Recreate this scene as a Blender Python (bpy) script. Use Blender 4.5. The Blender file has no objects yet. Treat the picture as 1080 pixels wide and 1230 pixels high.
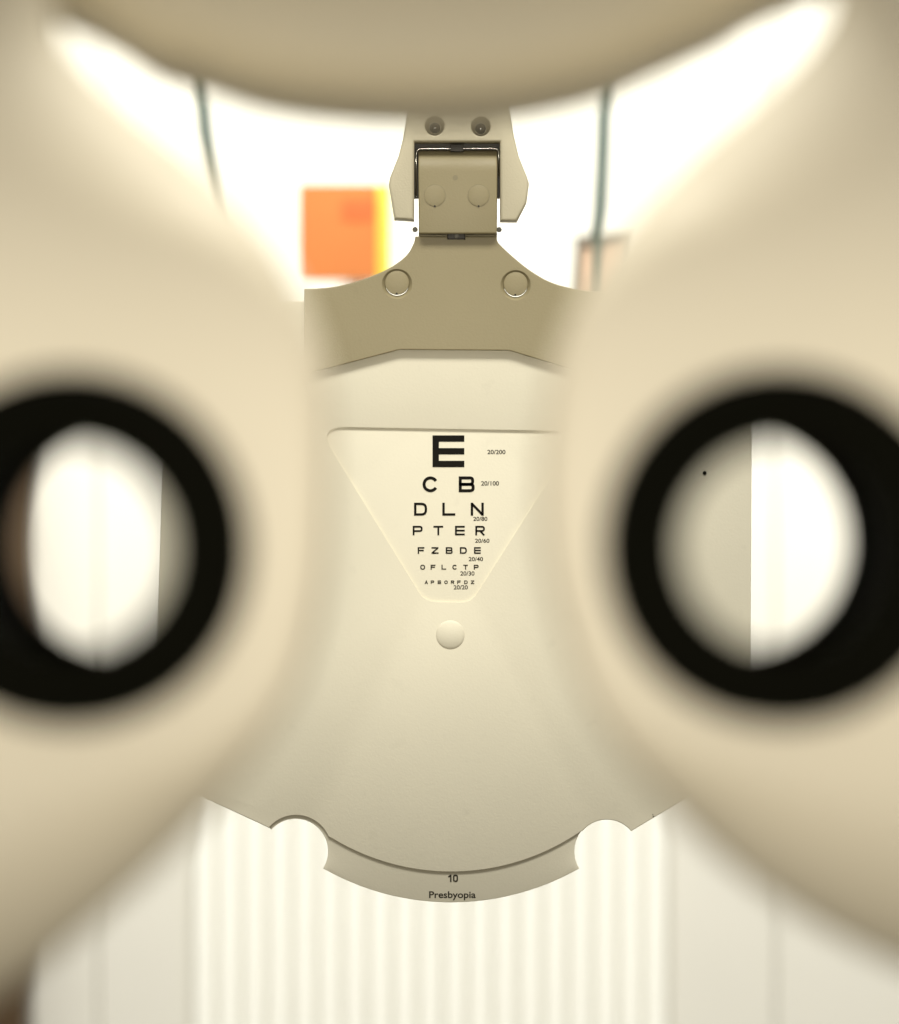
import bpy, bmesh, math, random
from mathutils import Vector, Matrix

random.seed(7)
scene = bpy.context.scene
COL = scene.collection

# ------------------------------------------------------------------ camera, light, exposure
F = 5366.0            # focal length in photograph pixels (1080 wide)
CX, CY = 540.0, 615.0
H = 1.20              # height of the lens above the floor
D_BODY, D_CARD, D_WALL = 0.398, 0.798, 1.30

cam_d = bpy.data.cameras.new('camera')
cam_d.sensor_fit = 'HORIZONTAL'
cam_d.sensor_width = 36.0
cam_d.lens = 36.0 * F / 1080.0
cam_d.clip_start = 0.02
cam_d.clip_end = 50.0
cam_d.dof.use_dof = True
cam_d.dof.focus_distance = D_CARD
cam_d.dof.aperture_fstop = cam_d.lens / 10.0      # a 10 mm wide pupil
cam = bpy.data.objects.new('camera', cam_d)
cam.location = (0, 0, H)
cam.rotation_euler = (math.radians(90), 0, 0)
COL.objects.link(cam)
scene.camera = cam

world = bpy.data.worlds.new('World')
scene.world = world
world.use_nodes = True
bg = world.node_tree.nodes['Background']
bg.inputs['Color'].default_value = (1.0, 0.945, 0.83, 1)
bg.inputs['Strength'].default_value = 0.325

def area(name, loc, target, size, power, color):
    l = bpy.data.lights.new(name, 'AREA')
    l.shape = 'RECTANGLE'
    l.size, l.size_y = size
    l.energy = power
    l.color = color
    o = bpy.data.objects.new(name, l)
    o.location = loc
    d = Vector(target) - Vector(loc)
    o.rotation_euler = d.to_track_quat('-Z', 'Y').to_euler()
    COL.objects.link(o)
    return o

# added fill light just below the lens: a soft pool on the instrument
el = area('instrument_fill', (-0.02, -0.16, H - 0.045), (-0.02, D_BODY, H - 0.001), (0.60, 0.06), 0.127, (1.0, 0.94, 0.82))
el.data.spread = math.radians(11)
# overhead lamp between the instrument and the wall: lights the chart from above and in front
area('overhead_lamp', (0.02, 0.48, H + 0.48), (0, D_CARD, H - 0.01), (0.40, 0.12), 4.6, (1.0, 0.98, 0.92))
# added light beyond the chart: floods the wall and rims the bracket from behind
area('wall_fill', (0.0, 1.04, H + 0.25), (0, D_WALL, H + 0.10), (0.7, 0.06), 1.2, (1.0, 0.98, 0.90)).data.spread = math.radians(110)

scene.view_settings.view_transform = 'Standard'
scene.view_settings.look = 'None'
scene.view_settings.exposure = 0.0
scene.view_settings.gamma = 1.0
scene.render.engine = 'CYCLES'

# ------------------------------------------------------------------ materials
def mat(name, color, rough=0.5, var=0.05, bump=0.0, scale=60.0, metallic=0.0, spec=0.4, trans=0.0, specks=0.0):
    m = bpy.data.materials.new(name)
    m.use_nodes = True
    nt = m.node_tree
    b = nt.nodes['Principled BSDF']
    tc = nt.nodes.new('ShaderNodeTexCoord')
    n = nt.nodes.new('ShaderNodeTexNoise')
    n.inputs['Scale'].default_value = scale
    n.inputs['Detail'].default_value = 5.0
    nt.links.new(tc.outputs['Object'], n.inputs['Vector'])
    r = nt.nodes.new('ShaderNodeValToRGB')
    r.color_ramp.elements[0].position = 0.3
    r.color_ramp.elements[1].position = 0.7
    lo = [c * (1 - var) for c in color]
    hi = [min(1, c * (1 + var)) for c in color]
    r.color_ramp.elements[0].color = (*lo, 1)
    r.color_ramp.elements[1].color = (*hi, 1)
    nt.links.new(n.outputs['Fac'], r.inputs['Fac'])
    out = r.outputs['Color']
    if specks:
        n2 = nt.nodes.new('ShaderNodeTexNoise')
        n2.inputs['Scale'].default_value = 260.0
        n2.inputs['Detail'].default_value = 3.0
        nt.links.new(tc.outputs['Object'], n2.inputs['Vector'])
        r2 = nt.nodes.new('ShaderNodeValToRGB')
        r2.color_ramp.elements[0].position = 0.22
        r2.color_ramp.elements[0].color = (1 - specks,) * 3 + (1,)
        r2.color_ramp.elements[1].position = 0.36
        r2.color_ramp.elements[1].color = (1, 1, 1, 1)
        nt.links.new(n2.outputs['Fac'], r2.inputs['Fac'])
        mx = nt.nodes.new('ShaderNodeMix')
        mx.data_type = 'RGBA'
        mx.blend_type = 'MULTIPLY'
        mx.inputs['Factor'].default_value = 1.0
        nt.links.new(out, mx.inputs[6])
        nt.links.new(r2.outputs['Color'], mx.inputs[7])
        out = mx.outputs[2]
    nt.links.new(out, b.inputs['Base Color'])
    b.inputs['Roughness'].default_value = rough
    b.inputs['Metallic'].default_value = metallic
    b.inputs['Specular IOR Level'].default_value = spec
    b.inputs['Transmission Weight'].default_value = trans
    if bump:
        n3 = nt.nodes.new('ShaderNodeTexNoise')
        n3.inputs['Scale'].default_value = 2600.0
        n3.inputs['Detail'].default_value = 2.0
        nt.links.new(tc.outputs['Object'], n3.inputs['Vector'])
        bp = nt.nodes.new('ShaderNodeBump')
        bp.inputs['Strength'].default_value = bump
        bp.inputs['Distance'].default_value = 0.0002
        nt.links.new(n3.outputs['Fac'], bp.inputs['Height'])
        nt.links.new(bp.outputs['Normal'], b.inputs['Normal'])
    return m

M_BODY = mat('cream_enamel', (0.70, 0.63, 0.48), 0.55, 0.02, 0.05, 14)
M_CARD = mat('cream_card_plastic', (0.70, 0.655, 0.51), 0.6, 0.022, 0.12, 45, specks=0.05, spec=0.2)
M_DISC = mat('cream_disc_plastic', (0.705, 0.66, 0.515), 0.6, 0.02, 0.10, 45, specks=0.05, spec=0.2)
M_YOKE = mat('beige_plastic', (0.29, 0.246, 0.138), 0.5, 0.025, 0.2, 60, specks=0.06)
M_FORK = mat('pale_beige_plastic', (0.52, 0.47, 0.33), 0.5, 0.025, 0.2, 60, specks=0.05)
M_BLACK = mat('matt_black', (0.0035, 0.0035, 0.002), 0.85, 0.1, 0, 40, spec=0.02)
M_TUBE = mat('black_tube', (0.0035, 0.0033, 0.0025), 0.85, 0.1, 0, 40, spec=0.03)
M_INK = mat('black_ink', (0.010, 0.0085, 0.006), 0.7, 0.1, 0, 200, spec=0.08)
M_INK2 = mat('faded_ink', (0.035, 0.030, 0.02), 0.6, 0.2, 0, 900, spec=0.1)
M_STEEL = mat('bright_steel', (0.6, 0.58, 0.52), 0.25, 0.05, 0, 80, metallic=1.0)
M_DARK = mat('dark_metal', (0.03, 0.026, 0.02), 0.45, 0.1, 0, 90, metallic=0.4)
M_WALL = mat('white_wall_paint', (0.80, 0.78, 0.70), 0.7, 0.015, 0.05, 10)
M_PANEL = mat('white_panel', (0.88, 0.855, 0.765), 0.6, 0.02, 0, 12)
M_SLAT = mat('white_slat', (0.86, 0.85, 0.78), 0.6, 0.01, 0, 20)
M_ORANGE = mat('orange_paper', (0.75, 0.24, 0.062), 0.7, 0.04, 0, 50)
M_RED = mat('red_orange_print', (0.74, 0.17, 0.046), 0.7, 0.04, 0, 50)
M_YELLOW = mat('yellow_paper', (0.86, 0.78, 0.10), 0.7, 0.03, 0, 50)
M_TEAL = mat('teal_rubber', (0.018, 0.075, 0.062), 0.5, 0.1, 0, 50)
M_WOOD = mat('brown_wood', (0.075, 0.045, 0.02), 0.5, 0.25, 0, 18)
M_FLOOR = mat('dark_floor', (0.30, 0.27, 0.22), 0.7, 0.2, 0, 6)
M_BACK = mat('slat_backing', (0.74, 0.72, 0.63), 0.7, 0.02, 0, 20)
M_HOUSE = mat('dimmed_enamel', (0.59, 0.535, 0.41), 0.55, 0.02, 0.05, 14)  # enamel darkened to stand in for weaker light on the housing
M_DIM = mat('shaded_beige', (0.25, 0.215, 0.13), 0.6, 0.03, 0, 60)  # yoke beige darkened as painted shade for dimple and cap grooves
M_GREY = mat('grey_frame', (0.16, 0.15, 0.12), 0.5, 0.08, 0, 30)
M_PINK = mat('pink_picture', (0.60, 0.40, 0.27), 0.6, 0.2, 0, 90)

# ------------------------------------------------------------------ helpers
WPOS = {}

def P(px, py, y):
    """world point at depth y seen at photograph pixel px, py"""
    return Vector(((px - CX) * y / F, y, H + (CY - py) * y / F))

def link(name, me, m, parent=None, **props):
    """link a mesh given in world coordinates; its origin goes to its middle"""
    lo = Vector([min(v.co[i] for v in me.vertices) for i in range(3)])
    hi = Vector([max(v.co[i] for v in me.vertices) for i in range(3)])
    c = (lo + hi) / 2
    me.transform(Matrix.Translation(-c))
    o = bpy.data.objects.new(name, me)
    if m is not None:
        me.materials.clear()
        me.materials.append(m)
    COL.objects.link(o)
    if parent is not None:
        o.parent = parent
        o.location = c - WPOS[parent.name]
    else:
        o.location = c
    WPOS[o.name] = c
    for k, v in props.items():
        o[k] = v
    return o

def copy_part(o, parent, center):
    c = o.copy()
    COL.objects.link(c)
    c.parent = parent
    c.location = center - (WPOS[parent.name] if parent else Vector())
    WPOS[c.name] = Vector(center)
    return c

def thing(name, loc, label, category, group=None):
    o = bpy.data.objects.new(name, None)
    o.empty_display_size = 0.02
    COL.objects.link(o)
    o.location = loc
    WPOS[o.name] = Vector(loc)
    o['label'] = label
    o['category'] = category
    if group:
        o['group'] = group
    return o

def solid_mesh(outlines, thickness, bevels, res=4, angle=40, width=None):
    """filled outlines (first one outer, the others holes) in x,z metres -> rounded slab, local +z towards the camera"""
    bm = bmesh.new()
    fronts, backs = [], []
    for oi, (pts, bv) in enumerate(zip(outlines, bevels)):
        P2 = [Vector(p) for p in pts]
        clean = [p for i, p in enumerate(P2) if (p - P2[i - 1]).length > 1e-6]
        area2 = sum(clean[i - 1].x * clean[i].y - clean[i].x * clean[i - 1].y for i in range(len(clean)))
        if (area2 > 0) != (oi == 0):          # outer loop runs counter-clockwise, holes clockwise: material on the left
            clean.reverse()
        n = len(clean)
        off = []
        for i in range(n):
            d1 = (clean[i] - clean[i - 1]).normalized(); d2 = (clean[(i + 1) % n] - clean[i]).normalized()
            n1 = Vector((-d1.y, d1.x)); n2 = Vector((-d2.y, d2.x))
            m = n1 + n2
            m = m.normalized() if m.length > 1e-6 else n1
            off.append(m / max(m.dot(n1), 0.55))
        hz = thickness / 2
        levels = [(0.0, hz), (0.0, -hz)]
        cone = None
        if isinstance(bv, tuple):             # straight chamfer: (width, depth)
            cone, bv = bv, 0.0
            levels = [(cone[0], hz), (0.0, hz - cone[1]), (0.0, -hz)]
        if bv > 0:
            st = [(bv * (1 - math.cos(math.pi / 2 * j / res)), bv * (1 - math.sin(math.pi / 2 * j / res))) for j in range(res + 1)]
            levels = [(ins, hz - dz) for ins, dz in reversed(st)] + [(ins, -hz + dz) for ins, dz in st]
        wide = [width(c.x, c.y) / bv for c in clean] if (width and oi == 0 and bv > 0) else [1.0] * n
        rings = [[bm.verts.new((c.x + o.x * ins * w, c.y + o.y * ins * w, math.copysign(hz - (hz - abs(z)) * min(w, 1.0), z))) for c, o, w in zip(clean, off, wide)] for ins, z in levels]
        for r0, r1 in zip(rings, rings[1:]):
            for i in range(n):
                bm.faces.new((r0[i], r1[i], r1[(i + 1) % n], r0[(i + 1) % n]))
        fronts.append(rings[0]); backs.append(rings[-1])
    for loops in (fronts, backs):
        edges = [bm.edges.get((l[i], l[(i + 1) % len(l)])) for l in loops for i in range(len(l))]
        bmesh.ops.triangle_fill(bm, use_beauty=True, use_dissolve=False, edges=edges)
    bmesh.ops.recalc_face_normals(bm, faces=bm.faces)
    for f in bm.faces:
        f.smooth = True
    me = bpy.data.meshes.new('slab')
    bm.to_mesh(me); bm.free()
    me.set_sharp_from_angle(angle=math.radians(angle))
    return me

def plate(name, m, outlines, y0, thickness, bevel=0.0002, parent=None, res=4, angle=40, width=None, **props):
    """a plate whose front face stands at depth y0; outlines in photograph pixels measured at that depth"""
    k = y0 / F
    outs = [[((x - CX) * k, H + (CY - y) * k) for x, y in o] for o in outlines]
    me = solid_mesh(outs, thickness, bevel if isinstance(bevel, (list, tuple)) else [bevel] * len(outs), res, angle, width)
    ym = y0 + thickness / 2
    me.transform(Matrix(((1, 0, 0, 0), (0, 0, -1, ym), (0, 1, 0, 0), (0, 0, 0, 1))))
    return link(name, me, m, parent, **props)

def circ(cx, cy, r, n=48, a0=0.0, a1=math.tau):
    full = abs(a1 - a0 - math.tau) < 1e-6
    k = n if full else n - 1
    return [(cx + r * math.cos(a0 + (a1 - a0) * i / k), cy + r * math.sin(a0 + (a1 - a0) * i / k)) for i in range(n)]

def spline(pts, n=10, closed=False):
    out = []
    N = len(pts)
    rng = range(N if closed else N - 1)
    g = (lambda i: pts[i % N]) if closed else (lambda i: pts[min(max(i, 0), N - 1)])
    for i in rng:
        p0, p1, p2, p3 = g(i - 1), g(i), g(i + 1), g(i + 2)
        for j in range(n):
            t = j / n
            out.append(tuple(0.5 * (2 * p1[d] + (p2[d] - p0[d]) * t + (2 * p0[d] - 5 * p1[d] + 4 * p2[d] - p3[d]) * t * t
                                    + (3 * p1[d] - p0[d] - 3 * p2[d] + p3[d]) * t ** 3) for d in (0, 1)))
    if not closed:
        out.append(pts[-1])
    return out

def fillet(pts, radii, n=6):
    """round the corners of a closed polygon"""
    out = []
    N = len(pts)
    for i in range(N):
        p = Vector(pts[i]); a = Vector(pts[i - 1]) - p; b = Vector(pts[(i + 1) % N]) - p
        r = radii[i] if isinstance(radii, (list, tuple)) else radii
        if r <= 0:
            out.append(tuple(p)); continue
        r = min(r, a.length * 0.49, b.length * 0.49)
        A = p + a.normalized() * r; B = p + b.normalized() * r
        for j in range(n + 1):
            t = j / n
            q = A * (1 - t) ** 2 + p * 2 * t * (1 - t) + B * t * t
            out.append(tuple(q))
    return out

def lathe(profile, center, n=72):
    """profile of (radius, y offset) turned about the viewing axis through center"""
    bm = bmesh.new()
    rings = []
    for r, dy in profile:
        rings.append([bm.verts.new((center.x + r * math.cos(math.tau * i / n), center.y + dy, center.z + r * math.sin(math.tau * i / n))) for i in range(n)])
    for a, b in zip(rings, rings[1:]):
        for i in range(n):
            bm.faces.new((a[i], a[(i + 1) % n], b[(i + 1) % n], b[i]))
    return bm, rings

def lathe_mesh(profile, center, n=72, closed=True, cap=False, angle=40):
    bm, rings = lathe(profile, center, n)
    if closed:
        a, b = rings[-1], rings[0]
        for i in range(n):
            bm.faces.new((a[i], a[(i + 1) % n], b[(i + 1) % n], b[i]))
    if cap:
        bm.faces.new(rings[0]); bm.faces.new(rings[-1])
    bmesh.ops.remove_doubles(bm, verts=bm.verts, dist=1e-7)
    bmesh.ops.recalc_face_normals(bm, faces=bm.faces)
    for f in bm.faces:
        f.smooth = True
    me = bpy.data.meshes.new('turned')
    bm.to_mesh(me); bm.free()
    me.set_sharp_from_angle(angle=math.radians(angle))
    return me

def box_mesh(x0, x1, y0, y1, z0, z1, bevel=0.0, seg=2):
    bm = bmesh.new()
    bmesh.ops.create_cube(bm, size=1.0)
    for v in bm.verts:
        v.co = Vector(((x0 + x1) / 2 + v.co.x * (x1 - x0), (y0 + y1) / 2 + v.co.y * (y1 - y0), (z0 + z1) / 2 + v.co.z * (z1 - z0)))
    if bevel:
        bmesh.ops.bevel(bm, geom=list(bm.edges), offset=bevel, segments=seg, affect='EDGES', profile=0.5)
    me = bpy.data.meshes.new('block')
    bm.to_mesh(me); bm.free()
    return me

def tube_mesh(points, r, n=10):
    bm = bmesh.new()
    rings = []
    for i, p in enumerate(points):
        a = points[max(i - 1, 0)]; b = points[min(i + 1, len(points) - 1)]
        t = (b - a).normalized()
        u = t.cross(Vector((0, 1, 0))) if abs(t.y) < 0.9 else t.cross(Vector((1, 0, 0)))
        u.normalize(); v = t.cross(u)
        rings.append([bm.verts.new(p + u * r * math.cos(math.tau * k / n) + v * r * math.sin(math.tau * k / n)) for k in range(n)])
    for a, b in zip(rings, rings[1:]):
        for k in range(n):
            bm.faces.new((a[k], a[(k + 1) % n], b[(k + 1) % n], b[k]))
    bm.faces.new(rings[0]); bm.faces.new(rings[-1])
    bmesh.ops.recalc_face_normals(bm, faces=bm.faces)
    for f in bm.faces:
        f.smooth = len(f.verts) == 4
    me = bpy.data.meshes.new('tube')
    bm.to_mesh(me); bm.free()
    return me

# ------------------------------------------------------------------ setting: the wall and what stands at it
k = D_WALL / F
wall = link('back_wall', box_mesh(-1.6, 1.6, D_WALL + 0.006, D_WALL + 0.08, 0.0, 2.6), M_WALL, None, kind='structure',
            label='white wall far behind the instrument')
def wx(px, y=D_WALL): return (px - CX) * y / F
def wz(py, y=D_WALL): return H + (CY - py) * y / F
for x0, x1 in ((38, 115.8), (117.7, 228.5), (804.5, 932.2), (934.2, 1130)):
    link('wall_panel', box_mesh(wx(x0), wx(x1), D_WALL + 0.0035, D_WALL + 0.006, 0.02, 2.5, 0.0008), M_PANEL, wall)
link('floor', box_mesh(-4, 4, -4, D_WALL + 0.08, -0.05, 0.0), M_FLOOR, None, kind='structure', label='dark floor below the instrument')

jamb = link('door_jamb', box_mesh(wx(-160), wx(36), D_WALL - 0.02, D_WALL + 0.004, 0.0, 2.1, 0.002), M_WOOD,
            label='brown wooden door jamb at the left end of the white wall', category='door jamb')

sp = thing('slatted_panel', (wx(516), D_WALL, 0.5), 'white panel of narrow upright slats behind the foot of the chart card', 'slatted panel')
ytop = wz(705)
link('backing', box_mesh(wx(229), wx(804), D_WALL + 0.0022, D_WALL + 0.0055, 0.5, ytop, 0.0004), M_BACK, sp)
n_sl = 19
pitch = (803 - 230) / n_sl
def slat_mesh():
    bm = bmesh.new()
    x0, x1 = wx(230 + pitch * 0.12), wx(230 + pitch * 0.88)
    N = 8
    prof = []
    for i in range(N + 1):
        a = math.pi * i / N
        prof.append(((x0 + x1) / 2 - math.cos(a) * (x1 - x0) / 2, D_WALL + 0.0021 - 0.0015 * math.sin(a)))
    lo = [bm.verts.new((x, y, 0.505)) for x, y in prof]
    hi = [bm.verts.new((x, y, ytop - 0.004)) for x, y in prof]
    for i in range(N):
        f = bm.faces.new((lo[i], lo[i + 1], hi[i + 1], hi[i])); f.smooth = True
    bm.faces.new((lo[N], lo[0], hi[0], hi[N]))
    bm.faces.new(lo[::-1]); bm.faces.new(hi)
    bmesh.ops.recalc_face_normals(bm, faces=bm.faces)
    me = bpy.data.meshes.new('slat'); bm.to_mesh(me); bm.free()
    return me
s0 = link('slat', slat_mesh(), M_SLAT, sp)
c0 = WPOS[s0.name].copy()
for i in range(1, n_sl):
    copy_part(s0, sp, c0 + Vector((wx(CX + pitch * i), 0, 0)))

# orange notice with a yellow sheet behind its right edge
DN = 1.13
no = thing('wall_notice', P(410, 330, DN + 0.003), 'orange notice card with a yellow strip down its right edge', 'notice')
link('orange_card', box_mesh(wx(360, DN), wx(453, DN), DN, DN + 0.0016, wz(336, DN), wz(222, DN), 0.0002), M_ORANGE, no)
link('yellow_strip', box_mesh(wx(449, DN), wx(469, DN), DN + 0.002, DN + 0.0032, wz(338, DN), wz(221, DN), 0.0002), M_YELLOW, no)
link('red_mark', box_mesh(wx(411, DN), wx(450, DN), DN - 0.0003, DN - 0.00005, wz(264, DN), wz(240, DN)), M_RED, no)
link('wall_arm', box_mesh(wx(400, DN), wx(430, DN), DN + 0.0033, D_WALL + 0.006, wz(300, DN), wz(270, DN), 0.0003), M_PANEL, no)

# two thin teal cables hanging down in front of the wall
DT = 1.12
def cable(pts, label):
    p = [P(x, y, DT) for x, y in spline(pts, 8)]
    p = [p[0] + Vector((p[0] - p[1])).normalized() * 0.5] + p
    return link('hanging_cable', tube_mesh(p, 0.0015), M_TEAL, label=label, category='cable', group='teal cables hanging before the wall')
cable([(240, 40), (242, 95), (246, 150), (251, 195), (256, 240), (264, 330), (268, 520), (266, 640)], 'thin teal cable hanging left of the orange notice')
cable([(727, 40), (726, 120), (724, 190), (721, 250), (719, 282), (722, 330), (730, 520), (732, 640)], 'thin teal cable hanging down beside the small framed picture')

DP = 1.19
pf = thing('framed_picture', P(725, 352, DP), 'small grey framed picture in pink and orange on the wall', 'picture')
def R4(x0, y0, x1, y1): return [(x0, y0), (x1, y0), (x1, y1), (x0, y1)]
plate('frame', M_GREY, [R4(691, 282, 765, 440), R4(699, 291, 757, 431)], DP, 0.004, 0.0003, pf)
plate('picture_sheet', M_PINK, [R4(698, 290, 758, 432)], DP + 0.002, 0.001, 0.0, pf)

# ------------------------------------------------------------------ chart holder
ch = thing('near_chart_holder', P(543, 100, D_CARD + 0.004), 'cream near vision chart card hanging from its beige hinged bracket', 'eye chart')

Y_COV = D_CARD - 0.0004
Y_DISC = D_CARD
C0 = (542.0, 773.0)
NL, NR = (355.5, 1022.0), (729.0, 1022.5)
def dist(p, c): return math.hypot(p[0] - c[0], p[1] - c[1])

# cover plate: straight flanks, sloping lower corners, thumb notches and an arc for the foot
def notch_path(c, r, Rin, start):
    """walk the notch circle from the outer corner over its inner side until it meets the arc of radius Rin"""
    s = math.atan2(start[1] - c[1], start[0] - c[0])
    sign = -1 if c[0] > C0[0] else 1
    pts = []; inside = False
    for i in range(300):
        a = s + sign * i * math.radians(1)
        p = (c[0] + r * math.cos(a), c[1] + r * math.sin(a))
        d = dist(p, C0)
        if d < Rin: inside = True
        if inside and d > Rin: break
        pts.append(p)
    return pts
right_n = notch_path(NR, 37.8, 275.0, (757, 999.5))
left_n = notch_path(NL, 42.5, 275.0, (322, 993.5))
aR = math.atan2(right_n[-1][1] - C0[1], right_n[-1][0] - C0[0])
aL = math.atan2(left_n[-1][1] - C0[1], left_n[-1][0] - C0[0])
arc = circ(C0[0], C0[1], 274.5, 60, aR, aL)
cover = fillet([(190, 361), (904, 365), (901, 924)], [14, 14, 10]) + right_n + arc[1:-1] + left_n[::-1] + fillet([(322, 993.5), (184, 930), (190, 361)], [0, 10, 0])[1:-1]
tri = fillet([(381, 512.5), (697, 518), (566, 724), (510, 722.5)], [34, 34, 14, 14], 8)
cov = plate('chart_cover', M_CARD, [cover, tri], Y_COV, 0.0004, [0.00015, 0.00005], ch, 3)
cov.data.materials.clear(); cov.data.materials.append(M_CARD)

# turning disc with five thumb notches
def disc_outline():
    R, n, r = 311.0, 311.8, 39.0
    base = math.atan2(NR[1] - C0[1], NR[0] - C0[0]); second = math.atan2(NL[1] - C0[1], NL[0] - C0[0])
    gap = second - base
    angs = [base, second] + [second + (math.tau - gap) * j / 4 for j in (1, 2, 3)]
    pm = math.acos((n * n + r * r - R * R) / (2 * n * r))
    out = []
    for i, a in enumerate(angs):
        nc = (C0[0] + n * math.cos(a), C0[1] + n * math.sin(a))
        N = [(nc[0] + r * math.cos(a + math.pi + ph), nc[1] + r * math.sin(a + math.pi + ph)) for ph in [pm - 2 * pm * j / 30 for j in range(31)]]
        out += N
        b = angs[(i + 1) % 5] + (math.tau if i == 4 else 0)
        half = 2 * math.asin(r / 2 / R)
        out += circ(C0[0], C0[1], R, 40, a + half * 1.0, b - half * 1.0)[1:-1]
    return out
disc = plate('chart_disc', M_DISC, [disc_outline()], Y_DISC, 0.001, 0.00012, ch, 2)
plate('back_plate', M_CARD, [fillet(R4(215, 385, 875, 900), 30)], Y_DISC + 0.001, 0.0012, 0.0003, ch)

# rivet at the middle
rc = P(541, 762.5, Y_COV)
link('rivet', lathe_mesh([(0.00005, -0.0006), (0.0006, -0.00058), (0.0012, -0.0005), (0.0018, -0.00035), (0.0022, -0.0002), (0.00255, -0.00005), (0.0027, 0.0002)], rc, 40, closed=False), M_CARD, ch)

# ---- print on the disc
def stroke(bm, a, b, w, y, k):
    a = Vector(a); b = Vector(b); t = (b - a).normalized(); nrm = Vector((-t.y, t.x)) * w / 2
    quad(bm, [a + nrm, b + nrm, b - nrm, a - nrm], y)
INK_T = 0.00004
def quad(bm, ps, y):
    k = y / F
    f = [bm.verts.new(((p[0] - CX) * k, y - INK_T, H + (CY - p[1]) * k)) for p in ps]
    b = [bm.verts.new(((p[0] - CX) * k, y + INK_T, H + (CY - p[1]) * k)) for p in ps]
    n = len(ps)
    bm.faces.new(f); bm.faces.new(b[::-1])
    for i in range(n):
        bm.faces.new((f[i], b[i], b[(i + 1) % n], f[(i + 1) % n]))
def band(bm, pts, w, y, closed=False):
    """polyline stroke with mitred joints"""
    n = len(pts); L = []; Rr = []
    for i in range(n):
        p = Vector(pts[i])
        a = Vector(pts[i - 1]) if (closed or i > 0) else None
        b = Vector(pts[(i + 1) % n]) if (closed or i < n - 1) else None
        d1 = (p - a).normalized() if a is not None else None
        d2 = (b - p).normalized() if b is not None else None
        d1 = d1 or d2; d2 = d2 or d1
        n1 = Vector((-d1.y, d1.x)); n2 = Vector((-d2.y, d2.x))
        m = (n1 + n2).normalized(); m = m * (w / 2 / max(m.dot(n1), 0.4))
        L.append(p + m); Rr.append(p - m)
    rng = range(n if closed else n - 1)
    for i in rng:
        j = (i + 1) % n
        quad(bm, [L[i], L[j], Rr[j], Rr[i]], y)

def glyph(ch_, x0, x1, y0, y1, w, y):
    """an optotype built from strokes inside its box"""
    bm = bmesh.new()
    h = w / 2
    l, r, t, b = x0 + h, x1 - h, y0 + h, y1 - h
    m = (t + b) / 2
    S = lambda *pts, closed=False: band(bm, list(pts), w, y, closed)
    W, Hh = r - l, b - t
    def rr(xa, ya, xb, yb, rad, corners, open_=False):
        return fillet([(xa, ya), (xb, ya), (xb, yb), (xa, yb)], [rad if c else 0 for c in corners], 4)
    if ch_ == 'E':
        quad(bm, [(x0, y0), (x0 + w, y0), (x0 + w, y1), (x0, y1)], y)
        for c in (t, m, b):
            quad(bm, [(x0 + w, c - h), (x1, c - h), (x1, c + h), (x0 + w, c + h)], y)
    elif ch_ == 'F':
        S((l, y1), (l, t), (x1, t)); S((l + h, m), (x1 - W * 0.12, m))
    elif ch_ == 'L':
        S((l, y0), (l, b), (x1, b))
    elif ch_ == 'T':
        S((x0, t), (x1, t)); S(((l + r) / 2, t + h), ((l + r) / 2, y1))
    elif ch_ == 'N':
        S((l, y1), (l, y0)); S((r, y1), (r, y0)); S((l, y0 + h * 0.8), (r, y1 - h * 0.8))
    elif ch_ == 'Z':
        S((x0, t), (x1, t)); S((x0, b), (x1, b)); S((r - h * .2, t + h * .5), (l + h * .2, b - h * .5))
    elif ch_ == 'D':
        S(*rr(l, t, r, b, W * 0.42, (0, 1, 1, 0)), closed=True)
    elif ch_ == 'B':
        S(*rr(l, t, r - W * 0.04, m, Hh * 0.2, (0, 1, 1, 0)), closed=True)
        S(*rr(l, m, r, b, Hh * 0.22, (0, 1, 1, 0)), closed=True)
    elif ch_ == 'P':
        S(*rr(l, t, r, m + Hh * 0.06, Hh * 0.25, (0, 1, 1, 0)), closed=True); S((l, m), (l, y1))
    elif ch_ == 'R':
        S(*rr(l, t, r - W * 0.03, m + Hh * 0.04, Hh * 0.25, (0, 1, 1, 0)), closed=True); S((l, m), (l, y1)); S((l + W * 0.55, m + h), (r, y1))
    elif ch_ == 'O':
        S(*fillet([(l, t), (r, t), (r, b), (l, b)], W * 0.45, 6), closed=True)
    elif ch_ == 'C':
        cx, cy = (l + r) / 2, m
        S(*[(cx + W / 2 * math.cos(a), cy + Hh / 2 * math.sin(a)) for a in [math.radians(32 + (360 - 64) * i / 28) for i in range(29)]])
    elif ch_ == '1':
        S((r, y0), (r, y1)); S((x0, t + Hh * 0.28), (r - h * 0.6, t + h * 0.3))
    elif ch_ == 'A':
        S((l, y1), ((l + r) / 2, t), (r, y1)); S((l + W * 0.2, b - Hh * .25), (r - W * 0.2, b - Hh * .25))
    bmesh.ops.recalc_face_normals(bm, faces=bm.faces)
    me = bpy.data.meshes.new('letter'); bm.to_mesh(me); bm.free()
    return me

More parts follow.
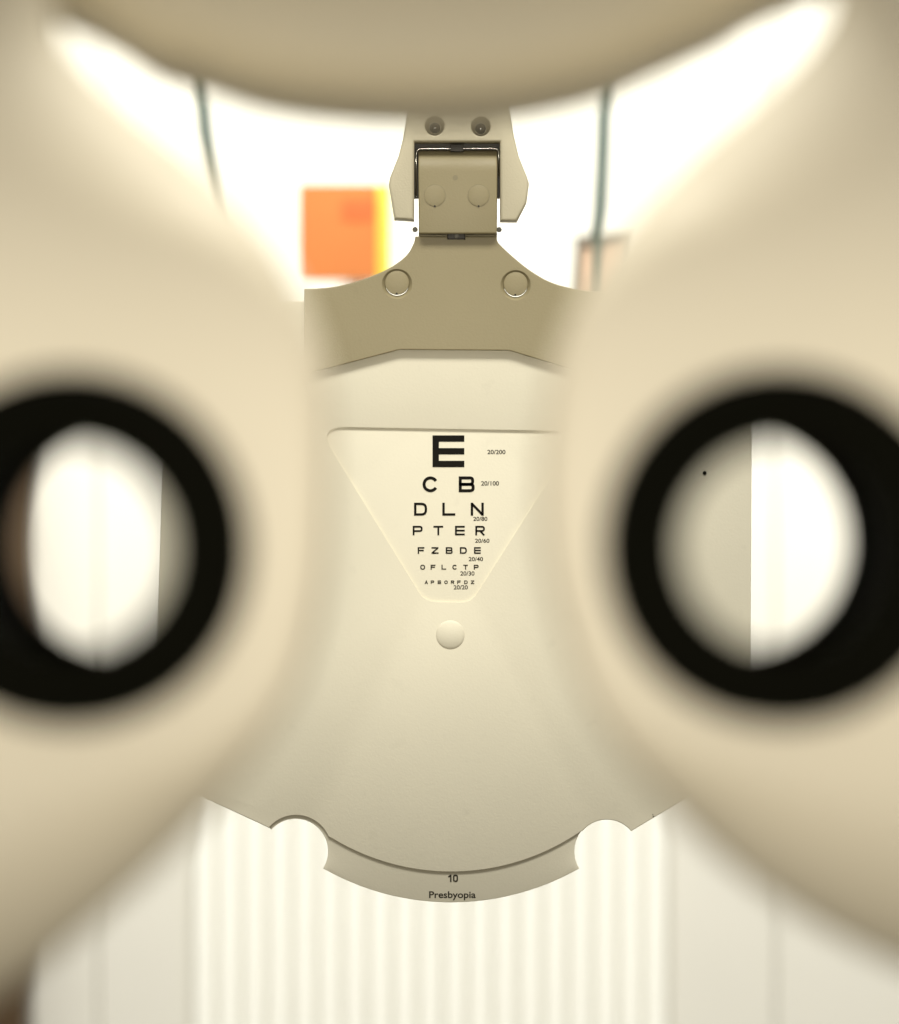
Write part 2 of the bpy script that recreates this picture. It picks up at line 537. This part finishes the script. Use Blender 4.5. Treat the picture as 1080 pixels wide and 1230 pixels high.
def z1(v): return 480 + v / 6.75
ROWS = [
    ((522.9, 561.1), 0.2, [('E', 519.6, 557.8)]),
    ((572.2, 591.2), 0.19, [('C', 507.6, 526.6), ('B', 551.1, 570.2)]),
    ((603.8, 619.4), 0.185, [('D', 497.4, 513.1), ('L', 531.4, 547.0), ('N', 565.5, 581.2)]),
    ((631.6, 643.0), 0.19, [('P', 495.8, 507.7), ('T', 520.7, 532.4), ('E', 546.6, 558.3), ('R', 571.0, 582.8)]),
    ((657.2, 665.2), 0.21, [('F', 501.8, 509.8), ('Z', 518.4, 526.8), ('B', 535.5, 543.8), ('D', 552.5, 560.8), ('E', 569.5, 577.6)]),
    ((678.3, 684.2), 0.22, [('O', z1(168), z1(207)), ('F', z1(252), z1(291)), ('L', z1(340), z1(378)), ('C', z1(428), z1(466)), ('T', z1(517), z1(554)), ('P', z1(602), z1(641))]),
    ((697.2, 701.4), 0.23, [(c, z1(v - 14), z1(v + 14)) for c, v in zip('APEORFDZ', (217, 267, 323, 377, 430, 481, 538, 592))]),
]
for (ya, yb), wf, letters in ROWS:
    for c, xa, xb in letters:
        link('printed_letter', glyph(c, xa, xb, ya, yb, (yb - ya) * wf, Y_DISC - INK_T * 0.5), M_INK if yb - ya > 7 else M_INK2, disc)

def text_mesh(s, xa, xb, ya, yb, y):
    cu = bpy.data.curves.new('words', 'FONT')
    cu.body = s
    cu.offset = 0.018
    o = bpy.data.objects.new('words', cu)
    COL.objects.link(o)
    me = bpy.data.meshes.new_from_object(o.evaluated_get(bpy.context.evaluated_depsgraph_get()))
    bpy.data.objects.remove(o); bpy.data.curves.remove(cu)
    xs = [v.co.x for v in me.vertices]; ys = [v.co.y for v in me.vertices]
    X0, X1, Y0, Y1 = min(xs), max(xs), min(ys), max(ys)
    k = y / F
    for v in me.vertices:
        px = xa + (v.co.x - X0) / (X1 - X0) * (xb - xa)
        py = yb - (v.co.y - Y0) / (Y1 - Y0) * (yb - ya)
        v.co = ((px - CX) * k, y - 0.00003, H + (CY - py) * k)
    return me
for s, xa, xb, ya, yb in (('20/200', 585.5, 607.2, 540.3, 545.6), ('20/100', 578, 599.4, 577.9, 583.3), ('20/80', 568.6, 585.5, 620.7, 625.7),
                          ('20/60', 570.7, 588.0, 647.0, 652.0), ('20/40', 563, 580.3, 669.0, 674.1), ('20/30', 553, 570, 686.2, 691.4),
                          ('20/20', 545, 562, 702.9, 708)):
    link('acuity_figure', text_mesh(s, xa, xb, ya, yb, Y_DISC), M_INK2, disc)
link('disc_number', glyph('1', 538.6, 542.4, 1050.6, 1059.4, 1.7, Y_DISC - INK_T * 0.5), M_INK2, disc)
link('disc_number', glyph('O', 544.2, 550.2, 1050.6, 1059.4, 1.7, Y_DISC - INK_T * 0.5), M_INK2, disc)
link('disc_caption', text_mesh('Presbyopia', 515.5, 571.5, 1070.6, 1081.4, Y_DISC), M_INK2, disc)

# dust specks on the cover
for qx, qy, qr in ((846.5, 568, 0.00036), (785, 981, 0.00014), (784.3, 978.6, 0.0001)):
    link('dust_speck', lathe_mesh([(qr, 0), (qr * 0.7, -qr * 0.7), (qr * 0.1, -qr)], P(qx, qy, Y_COV), 8, closed=False), M_INK, cov)

# ---- bracket (yoke) screwed to the cover
yo_top_l = spline([(499, 284), (497, 292), (488, 307), (466, 323), (433, 336.5), (406, 343.5), (384, 346.2), (365.5, 346.8)], 6)
yo_top_r = spline([(597, 284), (599, 292), (618, 310), (640, 327), (662, 339), (684, 345.5), (704, 349), (727, 350.5)], 6)
yoke = yo_top_l[::-1] + yo_top_r + [(728, 456), (612, 421), (480, 420), (365, 450)]
Y_YOKE = Y_COV - 0.0013
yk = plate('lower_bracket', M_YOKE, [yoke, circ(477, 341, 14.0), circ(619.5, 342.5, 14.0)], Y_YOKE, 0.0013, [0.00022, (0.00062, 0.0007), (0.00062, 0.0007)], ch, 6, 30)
for cx_, cy_ in ((477, 339.5), (619.5, 341)):
    cap = plate('screw_cap', M_YOKE, [circ(cx_, cy_, 14.4)], Y_YOKE + 0.0002, 0.0010, 0.00012, ch, 2)
    plate('screw_cap_notch', M_DARK, [circ(cx_ - 0.5, cy_ + 13.2, 1.3, 10)], Y_YOKE + 0.00012, 0.0002, 0.0, cap)
# ---- hinge block between the fork arms
def hinge_mesh():
    k = D_CARD / F
    yf = D_CARD - 0.0035
    # side profile: barrel-rounded head, flat face
    zt, zb = H + (CY - 180) * k, H + (CY - 282) * k
    R = 0.0042
    prof = [(yf, zb)]
    for i in range(13):
        a = math.pi * i / 12
        prof.append((yf + R - R * math.cos(a), zt - R + R * math.sin(a)))
    prof.append((yf + 2 * R, zb))
    bm = bmesh.new()
    A = []; B = []
    for y, z in prof:
        f = (z - zb) / (zt - zb)
        A.append(bm.verts.new(((502.5 - CX + 0.8 * (1 - f)) * k, y, z)))
        B.append(bm.verts.new(((597.5 - CX - 0.8 * (1 - f)) * k, y, z)))
    n = len(prof)
    for i in range(n):
        j = (i + 1) % n
        bm.faces.new((A[i], A[j], B[j], B[i]))
    bm.faces.new(A[::-1]); bm.faces.new(B)
    bmesh.ops.recalc_face_normals(bm, faces=bm.faces)
    sharp = [e for e in bm.edges if e.calc_face_angle(0) > 0.9]
    bmesh.ops.bevel(bm, geom=sharp, offset=0.0003, segments=3, affect='EDGES', profile=0.5)
    for f in bm.faces: f.smooth = True
    me = bpy.data.meshes.new('hinge'); bm.to_mesh(me); bm.free()
    me.set_sharp_from_angle(angle=math.radians(50))
    return me, yf
hm, Y_HB = hinge_mesh()
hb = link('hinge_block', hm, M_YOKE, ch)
for cx_ in (522.3, 575):
    plate('cap_groove', M_DIM, [circ(cx_, 235, 13.4), circ(cx_, 235, 12.9)], Y_HB - 0.00002, 0.0003, 0.0, hb)
    plate('cap', M_YOKE, [circ(cx_, 235, 12.8)], Y_HB - 0.00010, 0.0003, 0.00008, hb, 2)
    plate('cap_notch', M_DARK, [circ(cx_, 247.5, 1.2, 10)], Y_HB - 0.00014, 0.0002, 0.0, hb)
plate('dimple', M_DIM, [circ(547, 213.5, 3.2, 16)], Y_HB - 0.00002, 0.0002, 0.0, hb)  # flat disc, the hollow's shade is in its colour
plate('lock_slot', M_DARK, [R4(537.5, 279.5, 559, 287.5)], Y_YOKE - 0.0006, 0.004, 0.0002, hb)
plate('lock_screw', M_GREY, [circ(548.5, 283, 3, 16)], Y_YOKE - 0.0009, 0.002, 0.0002, hb)
for s, px in ((-1, 498.6), (1, 599.6)):
    link('pin', lathe_mesh([(0.0004, -0.0005), (0.00048, 0.0), (0.0004, 0.0005)], P(px, 275.8, Y_HB + 0.003), 14, closed=False, cap=True), M_GREY, hb)
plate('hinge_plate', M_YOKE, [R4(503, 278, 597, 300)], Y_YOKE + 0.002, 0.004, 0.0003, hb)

# ---- fork above
fork_l = [(493, 96), (490, 130), (484, 167), (478.5, 188), (468.5, 213), (467, 222), (473.6, 262.8), (497.3, 264.3)]
fork_in = [(497.8, 170), (600.6, 170)]
fork_r = [(601, 265), (621, 265.4), (632.5, 243), (635.6, 220.5), (633.6, 213.5), (623, 187), (617.2, 162), (612, 130), (609, 96)]
up = [(609, 20), (493, 20)]
fk_pts = fork_l + fork_in + fork_r + up
fk = plate('upper_fork', M_FORK, [fk_pts, circ(522.3, 151.3, 11.4), circ(577.5, 152, 11.4)], D_CARD - 0.0045, 0.0055, [0.0005, 0.0003, 0.0003], ch, 4)
for cx_, cy_ in ((522.3, 151.3), (577.5, 152)):
    c = P(cx_, cy_, D_CARD - 0.0044)
    r = 11.7 * D_CARD / F
    link('screw_well', lathe_mesh([(r, 0.0004), (r * 0.96, 0.002), (r * 0.85, 0.0036), (r * 0.6, 0.0044), (0.0001, 0.0046)], c, 32, closed=False), M_FORK, fk)
    link('screw_head', lathe_mesh([(r * 0.56, 0.0045), (r * 0.52, 0.0038), (r * 0.2, 0.0036), (0.0001, 0.0037)], c, 24, closed=False), M_DARK, fk)
plate('seam', M_YOKE, [R4(508, 127.3, 575, 128.6)], D_CARD - 0.00452, 0.0003, 0.0, fk)
# spring wire, and a dark sheet standing in for shade behind the slot
plate('slot_shade', M_DARK, [R4(495, 168, 603, 238)], D_CARD + 0.0012, 0.002, 0.0, fk)
kk = D_CARD / F
yw = D_CARD + 0.0012
wire = [P(500, 236, yw), P(500, 186, yw), P(501, 181, yw), P(504, 178.8, yw), P(520, 178.4, yw), P(548, 178.2, yw), P(590, 178.2, yw), P(597, 178.8, yw), P(599, 182, yw), P(599.4, 212, yw)]
link('spring_wire', tube_mesh([P(p.x * F / yw + CX, CY - (p.z - H) * F / yw, D_CARD - 0.001) for p in wire], 0.00016, 8), M_STEEL, fk)
plate('recess_shade', M_DARK, [R4(541, 173, 557, 182)], D_CARD - 0.0022, 0.002, 0.0001, fk)  # dark block standing in for the shade of a recess
# rod that carries the bracket from the instrument
rp0, rp1 = P(551, 45, 0.50), P(551, 45, 0.84)
rz = H + (CY - 45) * D_CARD / F
clamp_c = Vector((rp1.x, D_CARD, rz))
link('rod_clamp', box_mesh(rp1.x - 0.0105, rp1.x + 0.0105, D_CARD - 0.010, D_CARD + 0.014, wz(90, D_CARD), wz(5, D_CARD), 0.002, 3), M_FORK, ch)

# ------------------------------------------------------------------ the refracting instrument (seen from the patient's side)
ph = thing('refractor_head', Vector((0, D_BODY + 0.035, H)), 'large cream refractor head with two black ringed eye openings in front', 'eye instrument')
Y_MID = D_BODY + 0.014
BEV = 0.0095
left_edge = [(46, -110), (56, -30), (70, 36), (106, 82), (172, 140), (246, 200), (310, 268), (352, 335), (380, 400), (394, 460), (398, 530), (396, 610), (391, 690), (376, 770),
             (350, 840), (310, 905), (258, 970), (196, 1035), (130, 1095), (64, 1148), (-10, 1200), (-110, 1260)]
left_out = spline(left_edge + [(-400, 1390), (-800, 1330), (-1080, 1000), (-1150, 560), (-1020, 120), (-640, -150), (-250, -160)], 8, True)
right_edge = [(1012, -130), (1008, -50), (996, 14), (968, 58), (920, 105), (850, 165), (780, 232), (728, 300), (690, 370), (664, 440), (652, 510), (648, 590), (654, 670), (672, 750),
              (700, 830), (742, 900), (798, 965), (858, 1025), (930, 1080), (1010, 1128), (1090, 1165), (1180, 1200)]
right_out = spline(right_edge + [(1450, 1370), (1850, 1330), (2130, 1000), (2190, 560), (2060, 120), (1690, -160), (1330, -150)], 8, True)

def edge_width(x, z):
    # the rim rolls off tightly beside the gap and broadly above and below it
    t = min(max((abs(z - H - 0.001) - 0.015) / 0.030, 0.0), 1.0)
    return 0.0016 + 0.0154 * t * t * (3 - 2 * t)
EYES = ((82.0, 660.0), (942.0, 657.5))
Y_FACE = D_BODY + 0.004
for (ex, ey), outline in zip(EYES, (left_out, right_out)):
    # outline was read at the widest section of the rounded case
    sc = Y_MID / Y_FACE
    pts = [(CX + (x - CX) * sc, CY + (y - CY) * sc) for x, y in outline]
    k = Y_FACE / F
    ax, az = P(ex, ey, D_BODY).x, P(ex, ey, D_BODY).z
    hole = circ(CX + ax / k, CY - (az - H) / k, 0.0138 / k, 72)
    case = plate('lens_case', M_BODY, [pts, hole], Y_FACE, 0.022, [BEV, 0.0], ph, 14, 60, edge_width)
    c = Vector((ax, D_BODY, az))
    # black eye cup ring on the near face
    link('eyepiece_ring', lathe_mesh([(0.0093, 0.0006), (0.0097, 0.0), (0.0153, 0.0), (0.0160, 0.0008), (0.0161, 0.0046), (0.0132, 0.0047), (0.0132, 0.0099), (0.0126, 0.0099), (0.0126, 0.004), (0.0097, 0.0025)], c), M_BLACK, case)
    # deeper drum behind the case, set well in from its edge
    side = -1 if ax < 0 else 1
    dk = (Y_FACE + 0.0221) / F
    plate('rear_drum', M_BODY, [circ(CX + (ax + side * 0.022) / dk, CY - (az - H) / dk, 0.038 / dk, 80), circ(CX + ax / dk, CY - (az - H) / dk, 0.0138 / dk, 48)],
          Y_FACE + 0.0221, 0.040, [0.003, 0.0], case, 4)
    link('support_arm', box_mesh(side * 0.062 - 0.012, side * 0.062 + 0.012, Y_FACE + 0.0222, 0.456, H + 0.058, H + 0.082, 0.002), M_BODY, case)
    # blackened viewing tube through to the far side, with its far rim
    link('viewing_tube', lathe_mesh([(0.0133, 0.0102), (0.0136, 0.0102), (0.0136, 0.0670), (0.0117, 0.0670), (0.0117, 0.0655), (0.0133, 0.0655)], c), M_TUBE, case)

# top housing that joins the two cases, set at their far side
Y_TOP = 0.445
top_edge = [(-150, -70), (20, -20), (110, 22), (168, 58), (228, 74), (285, 94), (350, 107), (425, 115), (490, 117), (560, 116), (620, 110), (680, 99), (735, 84), (815, 50), (890, 16), (940, -14), (1060, -60), (1200, -90)]
top_out = spline(top_edge, 6) + fillet([(1300, -420), (1150, -760), (-60, -760), (-250, -420)], 260, 6)
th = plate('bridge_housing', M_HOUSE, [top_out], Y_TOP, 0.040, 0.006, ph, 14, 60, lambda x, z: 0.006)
# reading rod standing out of the bridge, carrying the chart bracket
link('reading_rod', tube_mesh([Vector((rp1.x, Y_TOP + 0.03, rz)), Vector((rp1.x, 0.84, rz))], 0.0035, 20), M_STEEL, ph)
